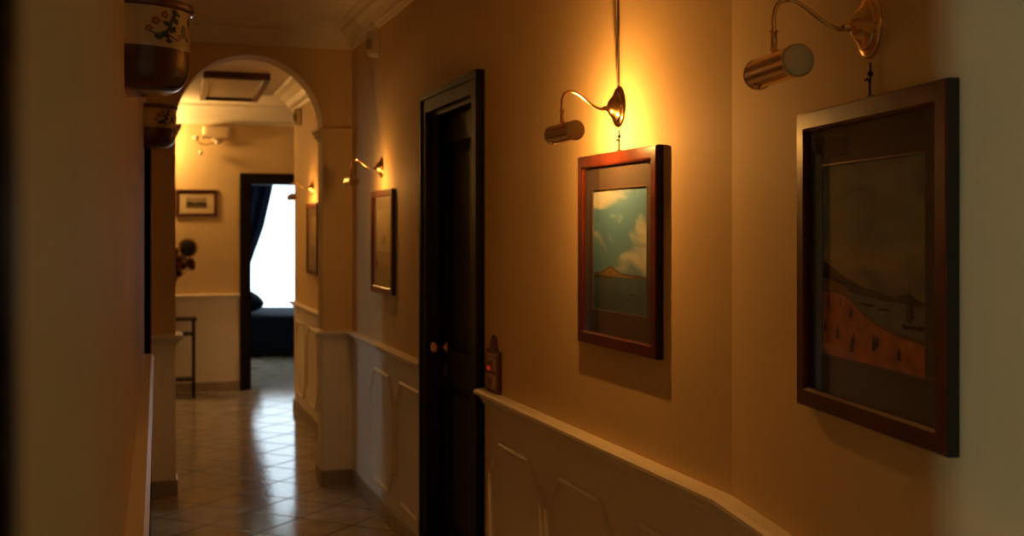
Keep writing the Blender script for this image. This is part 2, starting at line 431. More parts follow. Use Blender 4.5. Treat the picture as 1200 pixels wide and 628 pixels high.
mb.lathe([(0, .068), (.012, .067), (.022, .06), (.027, .05), (.025, .04), (.014, .03), (.009, .02), (.009, .006), (.024, .004), (.026, 0)], M['brass'], axis='y', T=Tk)
mb.build('door_knob', d1)
mb = MB(); Tk = Matrix.Translation((kx, y1, .9))
mb.lathe([(0, .006), (.012, .006), (.018, .002), (.019, 0)], M['bronze'], axis='y', sy=1.4, T=Tk); mb.build('keyhole_cover', d1)
# far left doorway (open), near left doorway, bedroom doorway: casings only
yc = (LD0 + LD1) / 2
d2 = empty('door_2', (LX(yc), yc, 0), rot_of(NL)); d2['kind'] = 'structure'
W = (LD1 - LD0) * k4; mb = MB(); casing(mb, W, DTOP, .085, .02, M['darkwood']); lining(mb, W, DTOP, .085, .12, M['darkwood']); mb.build('door_casing', d2)
mb = MB(); mb.box(W / 2 - .15, W / 2 - .11, -.70, -.13, .01, 2.0, M['darkwood']); mb.build('door_leaf', d2, bevel=.003)  # unseen open leaf, added to narrow the daylight stripe across the corridor
Y0, Y1 = -.61, .33; yc = (Y0 + Y1) / 2
d3 = empty('door_3', (LX(yc), yc, 0), rot_of(NL)); d3['kind'] = 'structure'
W = (Y1 - Y0) * k4; mb = MB(); casing(mb, W, 2.17, .075, .013, M['darkwood']); mb.build('door_casing', d3)
p = EP(ED0 + EDW / 2)
d4 = empty('door_4', (p.x, p.y, 0), rot_of(NE)); d4['kind'] = 'structure'
W = EDW + .16; mb = MB(); casing(mb, W, EDT + .075, .085, .025, M['darkwood']); lining(mb, W, EDT + .075, .085, .14, M['darkwood']); mb.build('door_casing', d4)

# ------------------------------------------------------------------ framed pictures
FW, FH, FD = .525, .535, .022
def rect_frame(mb, w, h, prof, m, kz=1.0):
    """mitred frame; prof = (inset from the outer edge, y)"""
    cs = [(-1, -1), (1, -1), (1, 1), (-1, 1)]; vs = []; fs = []; k = len(prof)
    for cx, cz in cs:
        for a, y in prof: vs.append((cx * (w / 2 - a), y, cz * (h / 2 - a * kz)))
    for i in range(4):
        j = (i + 1) % 4
        for q in range(k): q2 = (q + 1) % k; fs.append((i * k + q, i * k + q2, j * k + q2, j * k + q))
    mb.add(vs, fs, m)
def art_mesh(w, h, y, sky, shapes):
    mb = MB(); P = lambda u, v, l: ((.5 - u) * w, y + l * .00025, (v - .5) * h)
    mb.add([P(0, 0, 0), P(1, 0, 0), P(1, 1, 0), P(0, 1, 0)], [(0, 1, 2, 3)], sky)
    for l, (pts, m) in enumerate(shapes):
        mb.add([P(u, v, l + 1) for u, v in pts], [list(range(len(pts)))], m)
    return mb
def flat(name, c, var=.2, s=40): return mat(name, c, .85, var=var, scale=s)
def figure(u, v, s, m):
    return [([(u - .35 * s, v), (u + .35 * s, v), (u + .3 * s, v + .9 * s), (u + .16 * s, v + 1.05 * s), (u + .16 * s, v + 1.4 * s), (u - .16 * s, v + 1.4 * s), (u - .16 * s, v + 1.05 * s), (u - .3 * s, v + .9 * s)], m)]
def ground_strip(tops, bottom): return [(0, bottom)] + [(1, bottom)] + [(u, v) for u, v in reversed(tops)]
dk = flat('painted_dark_olive', (.03, .03, .018)); inkm = flat('painted_black_brown', (.012, .009, .006))
# bay at dusk with hills and an orange beach
sky1 = paint_sky('painted_olive_sky', [(0, (.60, .42, .18)), (.42, (.52, .40, .20)), (.62, (.30, .33, .25)), (1, (.28, .34, .30))], (.14, .19, .18), .8, 9, .15)
sea1 = flat('painted_grey_green_sea', (.2, .24, .22)); beach1 = flat('painted_orange_beach', (.55, .19, .05), .3, 30)
hill1 = flat('painted_blue_grey_hills', (.075, .07, .055)); mid1 = flat('painted_tan_shore', (.24, .14, .06))
shapes1 = [
    (ground_strip([(0, .5), (.1, .47), (.2, .43), (.32, .40), (.45, .375), (.6, .36), (.72, .345), (.84, .375), (.9, .35), (1, .33)], 0), hill1),
    (ground_strip([(0, .36), (.3, .345), (.6, .325), (1, .315)], 0), sea1),
    (ground_strip([(0, .44), (.12, .42), (.25, .385), (.3, .33), (.4, .27), (.55, .215), (.72, .185), (1, .165)], 0), mid1),
    (ground_strip([(0, .33), (.16, .335), (.3, .31), (.42, .245), (.58, .195), (.75, .165), (1, .145)], 0), beach1),
    ([(.0, .44), (.12, .42), (.26, .39), (.27, .37), (.12, .395), (0, .41)], dk),
    ([(.80, .205), (.98, .21), (1.0, .235), (.86, .225), (.79, .23)], inkm), ([(.852, .22), (.860, .22), (.858, .43), (.854, .43)], inkm),
    ([(.862, .235), (.90, .26), (.862, .40)], dk), ([(.845, .24), (.83, .25), (.848, .37)], dk),
    ([(.42, .29), (.52, .285), (.56, .30), (.40, .302)], inkm), ([(.58, .275), (.7, .28), (.67, .29), (.6, .288)], dk)]
figm = flat('painted_umber_figures', (.10, .05, .025))
for u, v, s in ((.08, .26, .045), (.18, .10, .05), (.33, .05, .05), (.32, .22, .035), (.55, .08, .05), (.58, .10, .035), (.78, .06, .04), (.05, .13, .045), (.22, .27, .03), (.36, .09, .04)):
    shapes1 += figure(u, v, s, figm if u < .3 else dk)
# teal sky with cream clouds above a dark sea
sky2 = paint_sky('painted_teal_sky', [(0, (.09, .20, .26)), (.30, (.10, .27, .40)), (.6, (.085, .25, .42)), (1, (.09, .28, .50))], (.62, .66, .58), .85, 8.5, -.75, .50, .63)
sea2 = flat('painted_dark_teal_sea', (.05, .12, .17), .3, 18); hill2 = flat('painted_brown_headland', (.10, .07, .035)); lit2 = flat('painted_ochre_headland', (.33, .2, .07))
shapes2 = [
    (ground_strip([(0, .31), (.12, .315), (.22, .335), (.30, .365), (.36, .375), (.44, .345), (.52, .32), (.7, .312), (.84, .315), (1, .30)], .0), hill2),
    ([(.10, .30), (.22, .325), (.31, .352), (.36, .36), (.44, .33), (.55, .305), (.75, .297), (.75, .288), (.3, .288)], lit2),
    (ground_strip([(0, .285), (.3, .29), (.6, .284), (1, .29)], 0), sea2),
    ([(.02, .27), (.2, .265), (.33, .275), (.33, .29), (.02, .29)], dk), ([(.70, .15), (.78, .15), (.77, .165), (.71, .163)], inkm), ([(.10, .17), (.106, .17), (.106, .22), (.10, .22)], inkm),
    ([(.24, .26), (.25, .26), (.25, .33), (.24, .33)], inkm)]
# hazy yellow landscape with a tree
sky3 = paint_sky('painted_yellow_haze_sky', [(0, (.30, .22, .08)), (.5, (.40, .31, .13)), (1, (.30, .26, .13))], (.45, .38, .2), .5, 6, .3)
g3 = flat('painted_ochre_ground', (.24, .13, .045)); t3 = flat('painted_olive_tree', (.11, .10, .035))
shapes3 = [(ground_strip([(0, .33), (.3, .36), (.6, .33), (1, .37)], 0), g3), ([(.50, .3), (.54, .3), (.53, .5), (.51, .5)], dk),
           ([(.36, .49), (.44, .44), (.58, .45), (.68, .50), (.63, .57), (.52, .60), (.41, .56)], t3), (ground_strip([(0, .12), (.5, .16), (1, .14)], 0), flat('painted_brown_foreground', (.12, .065, .025)))]
# pale sky above dark cliffs
sky4 = paint_sky('painted_pale_sky', [(0, (.16, .14, .10)), (.45, (.34, .27, .14)), (1, (.42, .33, .17))], (.5, .43, .27), .5, 6, .3)
shapes4 = [(ground_strip([(0, .42), (.25, .36), (.5, .30), (.75, .36), (1, .33)], 0), flat('painted_slate_cliffs', (.05, .055, .05))), (ground_strip([(0, .14), (.5, .12), (1, .16)], 0), inkm)]

def make_picture(x, y, nv, label, sky, shapes, hook=False, zc=1.45):
    r = empty('framed_picture', (x, y, zc), rot_of(nv)); tag(r, label, 'picture', 'mahogany framed pictures along the right wall')
    mb = MB(); w = .034
    rect_frame(mb, FW, FH, [(.004, .001), (.0, .004), (.0, FD - .002), (.002, FD), (w * .85, FD), (w, FD - .003), (w, .006), (w, .001)], M['mahogany'])
    mb.build('frame', r)
    mb = MB(); mb.box(-FW / 2 + .004, FW / 2 - .004, .001, .004, -FH / 2 + .004, FH / 2 - .004, M['blackedge']); mb.build('backing_board', r)
    mb = MB(); rect_frame(mb, FW, FH, [(-.0009, .0012), (-.0009, FD - .0035), (.001, FD - .0035), (.001, .0012)], M['blackedge']); mb.build('edge_band', r)
    aw, ah = .362, .335
    mb = MB(); rect_frame(mb, FW - .06, FH - .06, [(0, .0045), (0, .0085), ((FW - .06 - aw) / 2, .0085), ((FW - .06 - aw) / 2, .0046)], M['mat_dark'], (FH - .06 - ah) / (FW - .06 - aw)); mb.build('mount', r)
    mb = MB(); rect_frame(mb, aw + .006, ah + .006, [(0, .0084), (.0, .0092), (.0025, .0092), (.0035, .006)], M['fillet']); f = mb.build('fillet', r)
    art_mesh(aw + .004, ah + .004, .0045, sky, shapes).build('painting', r, fix=False)
    mb = MB(); mb.box(-FW / 2 + w - .004, FW / 2 - w + .004, 0.0150, .0164, -FH / 2 + w - .004, FH / 2 - w + .004, M['glass']); mb.build('glass_pane', r)
    if hook:
        mb = MB(); z = FH / 2
        mb.tube([(0, .006, z - .012), (0, .006, z + .028), (0, .010, z + .034), (0, .014, z + .03)], .0022, M['iron'], 8)
        mb.box(-.009, .009, .003, .008, z - .004, z + .006, M['iron']); mb.ball((0, .005, z + .042), .005, M['iron'], 10, 6)
        mb.tube([(0, .005, z + .028), (0, .005, z + .06)], .0018, M['iron'], 8)
        mb.build('hanging_hook', r)
    return r
yp = 1.8875; make_picture(RN(yp), yp, NN, 'picture of a bay with an orange beach, nearest to the camera under the unlit lamp', sky1, shapes1, True)
yp = 3.125; make_picture(RX(yp), yp, NR, 'picture of teal sky and cream clouds, between the dark door and the beach picture', sky2, shapes2, True)
yp = 6.0; make_picture(RX(yp), yp, NR, 'picture of a hazy yellow landscape, between the arch and the dark door', sky3, shapes3)
yp = 8.75; make_picture(FX(yp), yp, NR, 'picture beyond the arch, half hidden by its right pillar', sky4, shapes4)

# ------------------------------------------------------------------ brass picture lamps
P_OUT, HZ, HR = .167, -.075, .0255
def make_lamp():
    r = empty('picture_lamp', (0, 0, 0))
    mb = MB(); mb.lathe([(.001, .0085), (.046, .0085), (.053, .007), (.056, .003), (.056, .0005)], M['brass'], 32, axis='y', sx=.76)
    pl = mb.build('wall_plate', r)
    mb = MB(); mb.lathe([(.0, .034), (.008, .034), (.016, .032), (.024, .026), (.030, .02), (.034, .0155), (.039, .0145), (.042, .0115), (.043, .008)], M['brass'], 32, axis='y', sx=.76); mb.build('boss', pl)
    for sx in (-1, 1):
        mb = MB(); mb.ball((sx * .0365, .0095, .0), .0042, M['brass'], 10, 6); mb.build('screw', pl)
    pts = [(.02, -.002), (.036, -.006), (.052, -.0075), (.068, -.003), (.085, .006), (.1143, .027), (.130, .035), (.1437, .038), (.156, .034), (.164, .024), (.1675, .008), (.1675, -.012), (.167, -.05)]
    # smooth the polyline
    sm = []
    for i in range(len(pts) - 1):
        p0, p1, p2, p3 = [Vector(pts[max(0, min(len(pts) - 1, i + k))]) for k in (-1, 0, 1, 2)]
        for j in range(5):
            t = j / 5; sm.append(.5 * ((2 * p1) + (p2 - p0) * t + (2 * p0 - 5 * p1 + 4 * p2 - p3) * t * t + (3 * p1 - p0 - 3 * p2 + p3) * t ** 3))
    sm.append(Vector(pts[-1]))
    mb = MB(); mb.tube([(0, p.x, p.y) for p in sm], .0036, M['brass'], 12)
    mb.lathe([(.0065, .0), (.0085, .006), (.0065, .012), (.0045, .018)], M['brass'], 16, axis='y', T=Matrix.Translation((0, .03, -.004)))
    arm = mb.build('arm', r)
    mb = MB(); Tz = Matrix.Translation((0, .167, 0))
    mb.lathe([(.0037, -.012), (.0072, -.0125), (.0072, -.0155), (.0052, -.016), (.0052, -.042), (.0066, -.043), (.0066, -.046), (.004, -.048)], M['brass'], 16, T=Tz); mb.build('swivel_sleeve', arm)
    # head: open-sided cylinder, mouth towards the wall and down
    mb = MB(); a_open0, a_open1 = math.radians(-92), math.radians(45); x0, x1 = -.098, .072
    Th = Matrix.Translation((0, P_OUT, HZ)); SEG = 40; vs = []; fo = []; fi = []; ring = []
    for i in range(SEG + 1):
        t = a_open1 + (2 * PI - (a_open1 - a_open0)) * i / SEG
        cy, cz = -math.cos(t), math.sin(t)
        for rr in (HR, HR - .0012):
            for x in (x0, x1): vs.append((x, cy * rr, cz * rr))
    for i in range(SEG):
        a, b = i * 4, (i + 1) * 4
        fo.append((a, a + 1, b + 1, b)); fi.append((a + 2, b + 2, b + 3, a + 3))
    e = SEG * 4
    mb.add(vs, fo + [(0, 2, 3, 1), (e, e + 1, e + 3, e + 2)], M['brass'], True, Th); mb.add(vs, fi, M['steel_in'], True, Th)
    hd = mb.build('lamp_head', r, fix=False)
    for s, xx in ((-1, x0), (1, x1)):
        mb = MB(); mb.lathe([(0, .002 * s), (HR - .003, .002 * s), (HR, .0008 * s), (HR + .0006, -.0008 * s), (HR + .0006, -.004 * s), (HR - .0016, -.004 * s), (0, -.001 * s)], M['brass_cap'], 32, axis='x', T=Th @ Matrix.Translation((xx, 0, 0))); mb.build('end_cap', hd)
    mb = MB(); mb.lathe([(.0, -HR - .006), (.005, -HR - .006), (.006, -HR - .002), (.006, -HR + .001)], M['brass'], 14, T=Th @ Matrix.Translation((.045, .012, .003))); mb.build('switch_button', hd)
    mb = MB(); mb.lathe([(.0, .04), (.006, .038), (.0085, .03), (.0085, -.03), (.006, -.04), (.006, -.055), (0, -.056)], M['bulb'], 16, axis='x', T=Th @ Matrix.Translation((0, .004, 0))); bulb = mb.build('bulb', hd)
    return r
def warm(name, loc, power, col=(1, .43, .09), r=.012):
    l = bpy.data.lights.new(name, 'POINT'); l.energy = power; l.color = col; l.shadow_soft_size = r
    o = bpy.data.objects.new(name, l); C.objects.link(o); o.location = loc; return o
lamp0 = make_lamp()
LAMPS = [((RN(1.897), 1.897), NN, 'unlit brass picture lamp nearest to the camera, above the beach picture', 0),
         ((RX(3.134), 3.134), NR, 'lit brass picture lamp above the picture of teal sky and cream clouds', 10.5),
         ((RX(6.06), 6.06), NR, 'lit brass picture lamp between the arch and the dark door', 3),
         ((FX(8.78), 8.78), NR, 'lit brass picture lamp beyond the arch, partly hidden by its right pillar', 4.5)]
for i, ((x, y), nv, lab, pw) in enumerate(LAMPS):
    o = lamp0 if i == 0 else copy_tree(lamp0)
    o.location = (x, y, 1.84); o.rotation_euler = (0, 0, rot_of(nv)); tag(o, lab, 'lamp', 'brass picture lamps along the right wall')
    if pw:
        p = Vector((x, y)) + nv * (P_OUT - .022)
        t = Vector((nv.y, -nv.x)) * (-.06 if i == 2 else -.012)
        warm('lamp_light', (p.x + t.x, p.y + t.y, 1.84 + HZ - .006), pw, r=.006)
# cable running up from the lit lamp
T = wall_frame(RX(3.134), 3.134, *NR)
mb = MB(); mb.tube([(0, .004, 1.894), (.001, .0035, 2.1), (-.001, .0035, 2.35), (0, .0035, 2.584)], .003, M['cable'], 8, T=T)
tag(mb.build('lamp_cable'), 'thin brown cable running up the wall above the lit lamp of the cloud picture', 'cable')

# ------------------------------------------------------------------ ornate switch plate beside the door
ys = 4.195
r = empty('switch_plate', (RX(ys), ys, .919), rot_of(NR)); tag(r, 'ornate bronze switch plate with a red indicator light, between dark door and rail', 'switch')
def outline_plate(mb, pts, y0, y1, m):
    k = len(pts); vs = [(x, y0, z) for x, z in pts] + [(x, y1, z) for x, z in pts]
    mb.add(vs, [list(range(k)), list(range(k, 2 * k))] + [(i, (i + 1) % k, k + (i + 1) % k, k + i) for i in range(k)], m)
def crest(w, h, cr, steps=10):
    pts = [(-w, 0), (w, 0), (w, h), (w * .62, h), (w * .55, h + .008)]
    for i in range(steps + 1):
        a = PI * i / steps; pts.append((cr * math.cos(a), h + .014 + cr * 1.15 * math.sin(a)))
    return pts + [(-w * .55, h + .008), (-w * .62, h), (-w, h)]
mb = MB(); outline_plate(mb, crest(.082, .152, .036), .0005, .009, M['platewood']); mb.build('wooden_back', r, bevel=.002)
mb = MB(); outline_plate(mb, crest(.072, .146, .03), .009, .014, M['bronze']); fp = mb.build('bronze_face', r, bevel=.002)
mb = MB(); mb.lathe([(0, .019), (.012, .018), (.017, .015), (.02, .014)], M['bronze'], 18, axis='y', sy=1.2, T=Matrix.Translation((0, 0, .172))); mb.build('crest_boss', fp)
mb = MB(); mb.box(-.066, .066, .014, .018, .132, .142, M['switch']); mb.build('cornice_bar', fp)
for z0, z1 in ((.076, .126), (.014, .064)):
    mb = MB(); mb.box(-.05, .05, .014, .019, z0, z1, M['switch']); ins = mb.build('switch_insert', r, bevel=.003)
    mb = MB(); mb.box(-.02, .02, .019, .023, z0 + .010, z1 - .010, M['bronze']); mb.build('rocker', ins, bevel=.002)
mb = MB(); mb.ball((0, .024, .088), .0085, M['red'], 12, 8); mb.build('indicator_light', r)

# ------------------------------------------------------------------ wall pots on the left wall
def make_pot(y, ztop, h, hw, pr, label):
    x = LX(y); r = empty('wall_pot', (x, y, ztop), rot_of(NL)); tag(r, label, 'pot', 'painted wall pots on the left wall')
    sx, sy = hw, pr
    def half(prof, m, name, parent=r):
        mb = MB(); mb.lathe(prof, m, 36, 0, PI, sx, sy)
        return mb, name, parent
    A1, A2 = 0.0, PI
    outer = [(.0, -h), (.50, -h), (.66, -h * .985), (.78, -h * .95), (.87, -h * .89), (.93, -h * .80), (.958, -h * .68), (.967, -h * .535)]
    inner = [(r_ * .92, z + .006) for r_, z in reversed(outer)]
    mb = MB(); mb.lathe(outer, M['pot_brown'], 36, 0, PI, sx, sy)
    pts = [(q * sx, z) for q, z in outer]; k = len(pts)
    vs = [(p, .0008, z) for p, z in pts] + [(-p, .0008, z) for p, z in pts]
    mb.add(vs, [(i, i + 1, k + i + 1, k + i) for i in range(k - 1)], M['pot_brown']); mb.build('bowl', r)
    band = [(.965, -h * .535), (.975, -h * .4), (.98, -h * .25), (.975, -h * .095)]
    mb = MB(); mb.lathe(band, M['pot_cream'], 36, 0, PI, sx, sy)
    vs = [(q * sx, .0008, z) for q, z in band] + [(-q * sx, .0008, z) for q, z in band]; k = 4
    mb.add(vs, [(i, i + 1, k + i + 1, k + i) for i in range(k - 1)], M['pot_cream']); bnd = mb.build('painted_band', r)
    rim = [(.972, -h * .10), (1.0, -h * .095), (1.03, -h * .07), (1.035, -h * .03), (1.02, -h * .005), (.99, 0), (.95, -h * .01), (.93, -h * .05), (.92, -h * .5), (.6, -h * .8), (0, -h * .85)]
    mb = MB(); mb.lathe(rim, M['pot_rim'], 36, 0, PI, sx, sy)
    vs = [(1.0 * sx, .0008, -h * .1), (1.0 * sx, .0008, 0), (-sx, .0008, 0), (-sx, .0008, -h * .1)]; mb.add(vs, [(0, 1, 2, 3)], M['pot_rim'])
    mb.build('rim', r)
    # painted flowers, laid on the band
    mb = MB()
    def P(u, v, lift=.004):     # u = angle share (0 near the camera .. 1 far), v = height share of the band
        a = PI * u; z = -h * (.535 - .44 * v); q = .977 + lift
        return (q * sx * math.cos(a), q * sy * math.sin(a), z)
    def blob(u, v, ru, rv, rot, m, k=12, pointed=False, lift=.006):
        pts = []
        for i in range(k):
            t = 2 * PI * i / k; a, b = ru * math.cos(t), rv * math.sin(t) * ((1 - .55 * abs(math.cos(t))) if pointed else 1)
            pts.append((u + a * math.cos(rot) - b * math.sin(rot) * .35, v + (a * math.sin(rot) / .35 + b * math.cos(rot))))
        mb.add([P(u, v, lift + .002)] + [P(a, b, lift) for a, b in pts], [(0, i + 1, (i + 1) % k + 1) for i in range(k)], m)
    stem = [(.17, .18), (.19, .32), (.22, .42), (.235, .55), (.245, .7), (.262, .82), (.285, .88), (.30, .80)]
    def stroke(pts, w, m):
        for (a, b), (c, d) in zip(pts, pts[1:]):
            dx, dy = (c - a), (d - b) * .35; l = math.hypot(dx, dy); nx, ny = -dy / l * w, dx / l * w / .35
            mb.add([P(a + nx, b + ny, .005), P(a - nx, b - ny, .005), P(c - nx, d - ny, .005), P(c + nx, d + ny, .005)], [(0, 1, 2, 3)], m)
    for off in (0, .36, .62):
        s2 = [(a + off, b) for a, b in stem]
        stroke(s2, .010, M['fl_blue']); stroke([(.19 + off, .35), (.15 + off, .3), (.12 + off, .36)], .006, M['fl_green']); stroke([(.23 + off, .3), (.27 + off, .22), (.29 + off, .2)], .006, M['fl_green'])
        for (u, v, ru, rv, ro, mm, pt) in ((.205, .30, .026, .10, .6, 'fl_blue', True), (.25, .45, .024, .11, -.5, 'fl_blue', True), (.215, .58, .022, .10, .9, 'fl_green', True), (.272, .68, .022, .1, .3, 'fl_blue', True),
                                           (.16, .24, .02, .09, .2, 'fl_green', True), (.225, .16, .022, .07, 0, 'fl_green', True), (.265, .88, .02, .08, .2, 'fl_blue', False), (.335, .45, .026, .19, 0, 'fl_blue', False),
                                           (.36, .3, .02, .1, .5, 'fl_green', True), (.39, .72, .016, .16, .2, 'fl_green', True)):
            blob(u + off, v, ru, rv, ro, M[mm], pointed=pt)
        for (u, v, q) in ((.15, .62, 1), (.20, .80, .9), (.115, .42, .8), (.30, .30, .7)):
            for j in range(5):
                a = 2 * PI * j / 5; blob(u + off + .014 * q * math.cos(a), v + .06 * q * math.sin(a), .012 * q, .05 * q, 0, M['fl_orange'], 8, lift=.008)
            blob(u + off, v, .009 * q, .035 * q, 0, M['fl_yellow'], 8, lift=.012)
    mb.build('floral_decoration', bnd, fix=False)
    return r
make_pot(2.27, 1.948, .175, .118, .127, 'nearer painted wall pot with blue flowers, cut by the top of the photo')
make_pot(5.33, 2.086, .2, .12, .148, 'farther painted wall pot with blue flowers, just left of the arch')

# ------------------------------------------------------------------ motion sensors near the ceiling
def make_sensor():
    r = empty('motion_sensor', (0, 0, 0))
    mb = MB(); mb.lathe([(.0, -.068), (.7, -.068), (.92, -.06), (1, -.045), (1, .05), (.9, .064), (.6, .07), (0, .07)], M['cream_plastic'], 24, 0, PI, .036, .062); mb.box(-.036, .036, .0005, .006, -.07, .072, M['cream_plastic']); mb.build('sensor_body', r)
    mb = MB(); mb.lathe([(.9, -.035), (1.0, -.03), (1.0, .02), (.9, .025)], M['grey_plastic'], 20, PI * .2, PI * .8, .0375, .064); mb.build('sensor_lens', r)
    return r
s0 = make_sensor(); s0.location = (RX(6.16), 6.16, 2.505); s0.rotation_euler = (0, 0, rot_of(NR)); tag(s0, 'small cream motion sensor below the ceiling moulding, right of the arch', 'sensor', 'motion sensors near the ceiling')
s1 = copy_tree(s0); s1.location = (FX(9.42), 9.42, 2.44); tag(s1, 'small cream motion sensor high on the wall, seen through the arch', 'sensor', 'motion sensors near the ceiling')

# ------------------------------------------------------------------ hall beyond the arch
# ceiling hatch
hc = Vector((-2.27, 9.36)); th = math.atan2(.29, 1)
r = empty('ceiling_hatch', (hc.x, hc.y, CEIL), th); tag(r, 'rectangular ceiling hatch with a dark frame, seen through the arch', 'hatch')
hx, hy = .245, .76
mb = MB(); fw = .05
for a in ((-hx, hx, -hy, -hy + fw), (-hx, hx, hy - fw, hy), (-hx, -hx + fw, -hy + fw, hy - fw), (hx - fw, hx, -hy + fw, hy - fw)): mb.box(*a, -.055, -.0005, M['brown_frame'])
mb.build('hatch_frame', r, bevel=.003)
mb = MB(); mb.box(-hx + fw - .002, hx - fw + .002, -hy + fw - .002, hy - fw + .002, -.03, -.0008, M['cream_plastic']); mb.build('hatch_panel', r)

# sconce on the end wall
tE = (-2.787 - E0.x) / A.x; p = EP(tE)
r = empty('wall_sconce', (p.x, p.y, 2.36), rot_of(NE)); tag(r, 'cream wall sconce with a wide glass shade, high on the end wall', 'lamp')
mb = MB(); mb.lathe([(.0, .02), (.03, .02), (.045, .01), (.05, .0005)], M['porcelain'], 24, axis='y', T=Matrix.Translation((0, 0, .03))); mb.build('wall_plate', r)
mb = MB(); w = .135
vs = []; fs = []; SEG = 20
for (q, z) in ((.92, .02), (1, .024), (1, .128), (.95, .128), (.95, .03), (.92, .02)):
    for i in range(SEG + 1):
        a = PI * i / SEG; ca, sa = math.cos(a), math.sin(a)
        vs.append((w * q * math.copysign(abs(ca) ** .3, ca), .001 + .10 * q * abs(sa) ** .4, z))
for j in range(5):
    for i in range(SEG): a = j * (SEG + 1) + i; fs.append((a, a + 1, a + SEG + 2, a + SEG + 1))
mb.add(vs, fs, M['shade']); mb.build('lamp_shade', r, fix=False)
mb = MB(); mb.ball((0, .06, -.012), .027, M['porcelain']); mb.tube([(0, .06, .02), (0, .06, -.005)], .01, M['brass']); mb.build('finial', r)
for s in (1,):
    mb = MB(); mb.tube([(.0, .03, .02), (.06 * s, .07, -.035), (.11 * s, .09, -.045), (.16 * s, .095, -.03), (.19 * s, .095, .0)], .006, M['brass'], 10); arm = mb.build('arm', r)
    mb = MB(); mb.lathe([(0, -.012), (.018, -.01), (.028, .004), (.03, .02), (.034, .026), (.026, .022), (.014, .004), (0, .002)], M['porcelain'], 18, T=Matrix.Translation((.195 * s, .095, .01))); mb.build('candle_cup', arm)
mb = MB(); mb.tube([(.15, .095, -.036), (.15, .095, -.095)], .0025, M['brass'], 8); mb.ball((.15, .095, -.118), .02, M['porcelain'], sc=(1, 1, 1.25)); mb.build('pendant_drop', r)

# small picture on the end wall
tE = (-.2593 * 10.8 * 1.0 - .02 - .155 - E0.x) / A.x; p = EP(tE + .012)
r = empty('framed_picture', (p.x, p.y, 1.775), rot_of(NE)); tag(r, 'small landscape picture with cream mount on the end wall, left of the bedroom door', 'picture')
w, h = .375, .25
mb = MB(); rect_frame(mb, w, h, [(0, .001), (0, .018), (.012, .022), (.028, .014), (.03, .004), (.03, .001)], M['brown_frame']); mb.build('frame', r)
mb = MB(); mb.box(-w / 2 + .02, w / 2 - .02, .001, .005, -h / 2 + .02, h / 2 - .02, M['cream_mat']); mb.build('mount', r)
skm = paint_sky('painted_grey_sky', [(0, (.2, .14, .07)), (1, (.36, .27, .15))], (.42, .33, .2), .5, 12, .2)
art_mesh(.185, .10, .0058, skm, [(ground_strip([(0, .55), (.2, .62), (.4, .5), (.7, .6), (1, .52)], 0), flat('painted_dark_trees', (.05, .04, .025))), (ground_strip([(0, .2), (.5, .25), (1, .18)], 0), flat('painted_brown_field', (.14, .075, .03)))]).build('painting', r, fix=False)

# console table and flowers
xr = -2.905; yf = 10.55
tdir = A; ctr = Vector((xr, yf)) - A * .4
r = empty('console_table', (ctr.x, ctr.y, 0), math.atan2(A.y, A.x)); tag(r, 'black iron console table against the end wall, half behind the left pillar', 'table')
L2, D2 = .40, .12
mb = MB(); mb.box(-L2 - .015, L2 + .015, -D2 - .015, D2 + .015, .70, .72, M['iron']); mb.build('tabletop', r, bevel=.003)
mb = MB(); mb.box(-L2 + .01, L2 - .01, -D2 + .01, D2 - .01, .563, .583, M['iron']); mb.build('shelf', r)
mb = MB(); mb.box(-L2 + .01, L2 - .01, -D2 + .01, D2 - .01, .15, .168, M['iron']); mb.build('shelf', r)
for sx in (-1, 1):
    for sy in (-1, 1):
        mb = MB(); mb.box(sx * (L2 - .011) - .011, sx * (L2 - .011) + .011, sy * (D2 - .011) - .011, sy * (D2 - .011) + .011, 0, .70, M['iron']); mb.build('leg', r)
# vase of flowers, z measured from the table top
vx = ctr + A * .12
r = empty('flower_vase', (vx.x, vx.y, .72), math.atan2(A.y, A.x)); tag(r, 'vase of dark flowers and one sunflower on the black console table', 'flowers')
mb = MB(); mb.lathe([(0, 0), (.045, 0), (.06, .05), (.065, .1), (.05, .17), (.03, .21), (.038, .25), (.03, .245), (.025, .2), (0, .19)], M['vase'], 24); mb.build('vase', r)
def bloom(c, rr, kind, parent):
    n_ = 14 if kind == 'sun' else 8
    mb = MB(); c = Vector(c)
    ax = Vector((.25, -1, .15)).normalized(); e1 = ax.cross(Vector((0, 0, 1))).normalized(); e2 = e1.cross(ax)
    for k in range(n_):
        for layer in (0, 1):
            a = 2 * PI * (k + .5 * layer) / n_; d = e1 * math.cos(a) + e2 * math.sin(a); t = e1 * -math.sin(a) + e2 * math.cos(a)
            l = rr * (1 - .1 * layer); w = rr * .3; o_ = ax * (.004 - .006 * layer)
            pts = [c + d * rr * .4 - t * w * .5 + o_, c + d * rr * .4 + t * w * .5 + o_, c + d * l * .8 + t * w * .6 + o_ + ax * .008, c + d * l * 1.15 + o_, c + d * l * .8 - t * w * .6 + o_ + ax * .008]
            mb.add(pts, [(0, 1, 2, 3, 4)], M['petal' if kind == 'sun' else 'petal2'])
    fl_ = mb.build('sunflower' if kind == 'sun' else 'flower', parent, fix=False)
    mb = MB(); q = .80 if kind == 'sun' else .45
    rot = ax.to_track_quat('Z', 'Y').to_matrix().to_4x4()
    mb.ball((0, 0, 0), rr * q, M['sun_dark'], 16, 8, (1, 1.1, .35), T=Matrix.Translation(c + ax * .006) @ rot); mb.build('flower_disc', fl_)
    st_ = MB(); st_.tube([(0, 0, .2), (c.x * .35, c.y * .35, .2 + (c.z - .2) * .5), (c.x, c.y + .006, c.z - rr * .2)], .0035, M['stem'], 8); st_.build('stem', parent)
bloom((.215, -.05, .635), .088, 'sun', r)
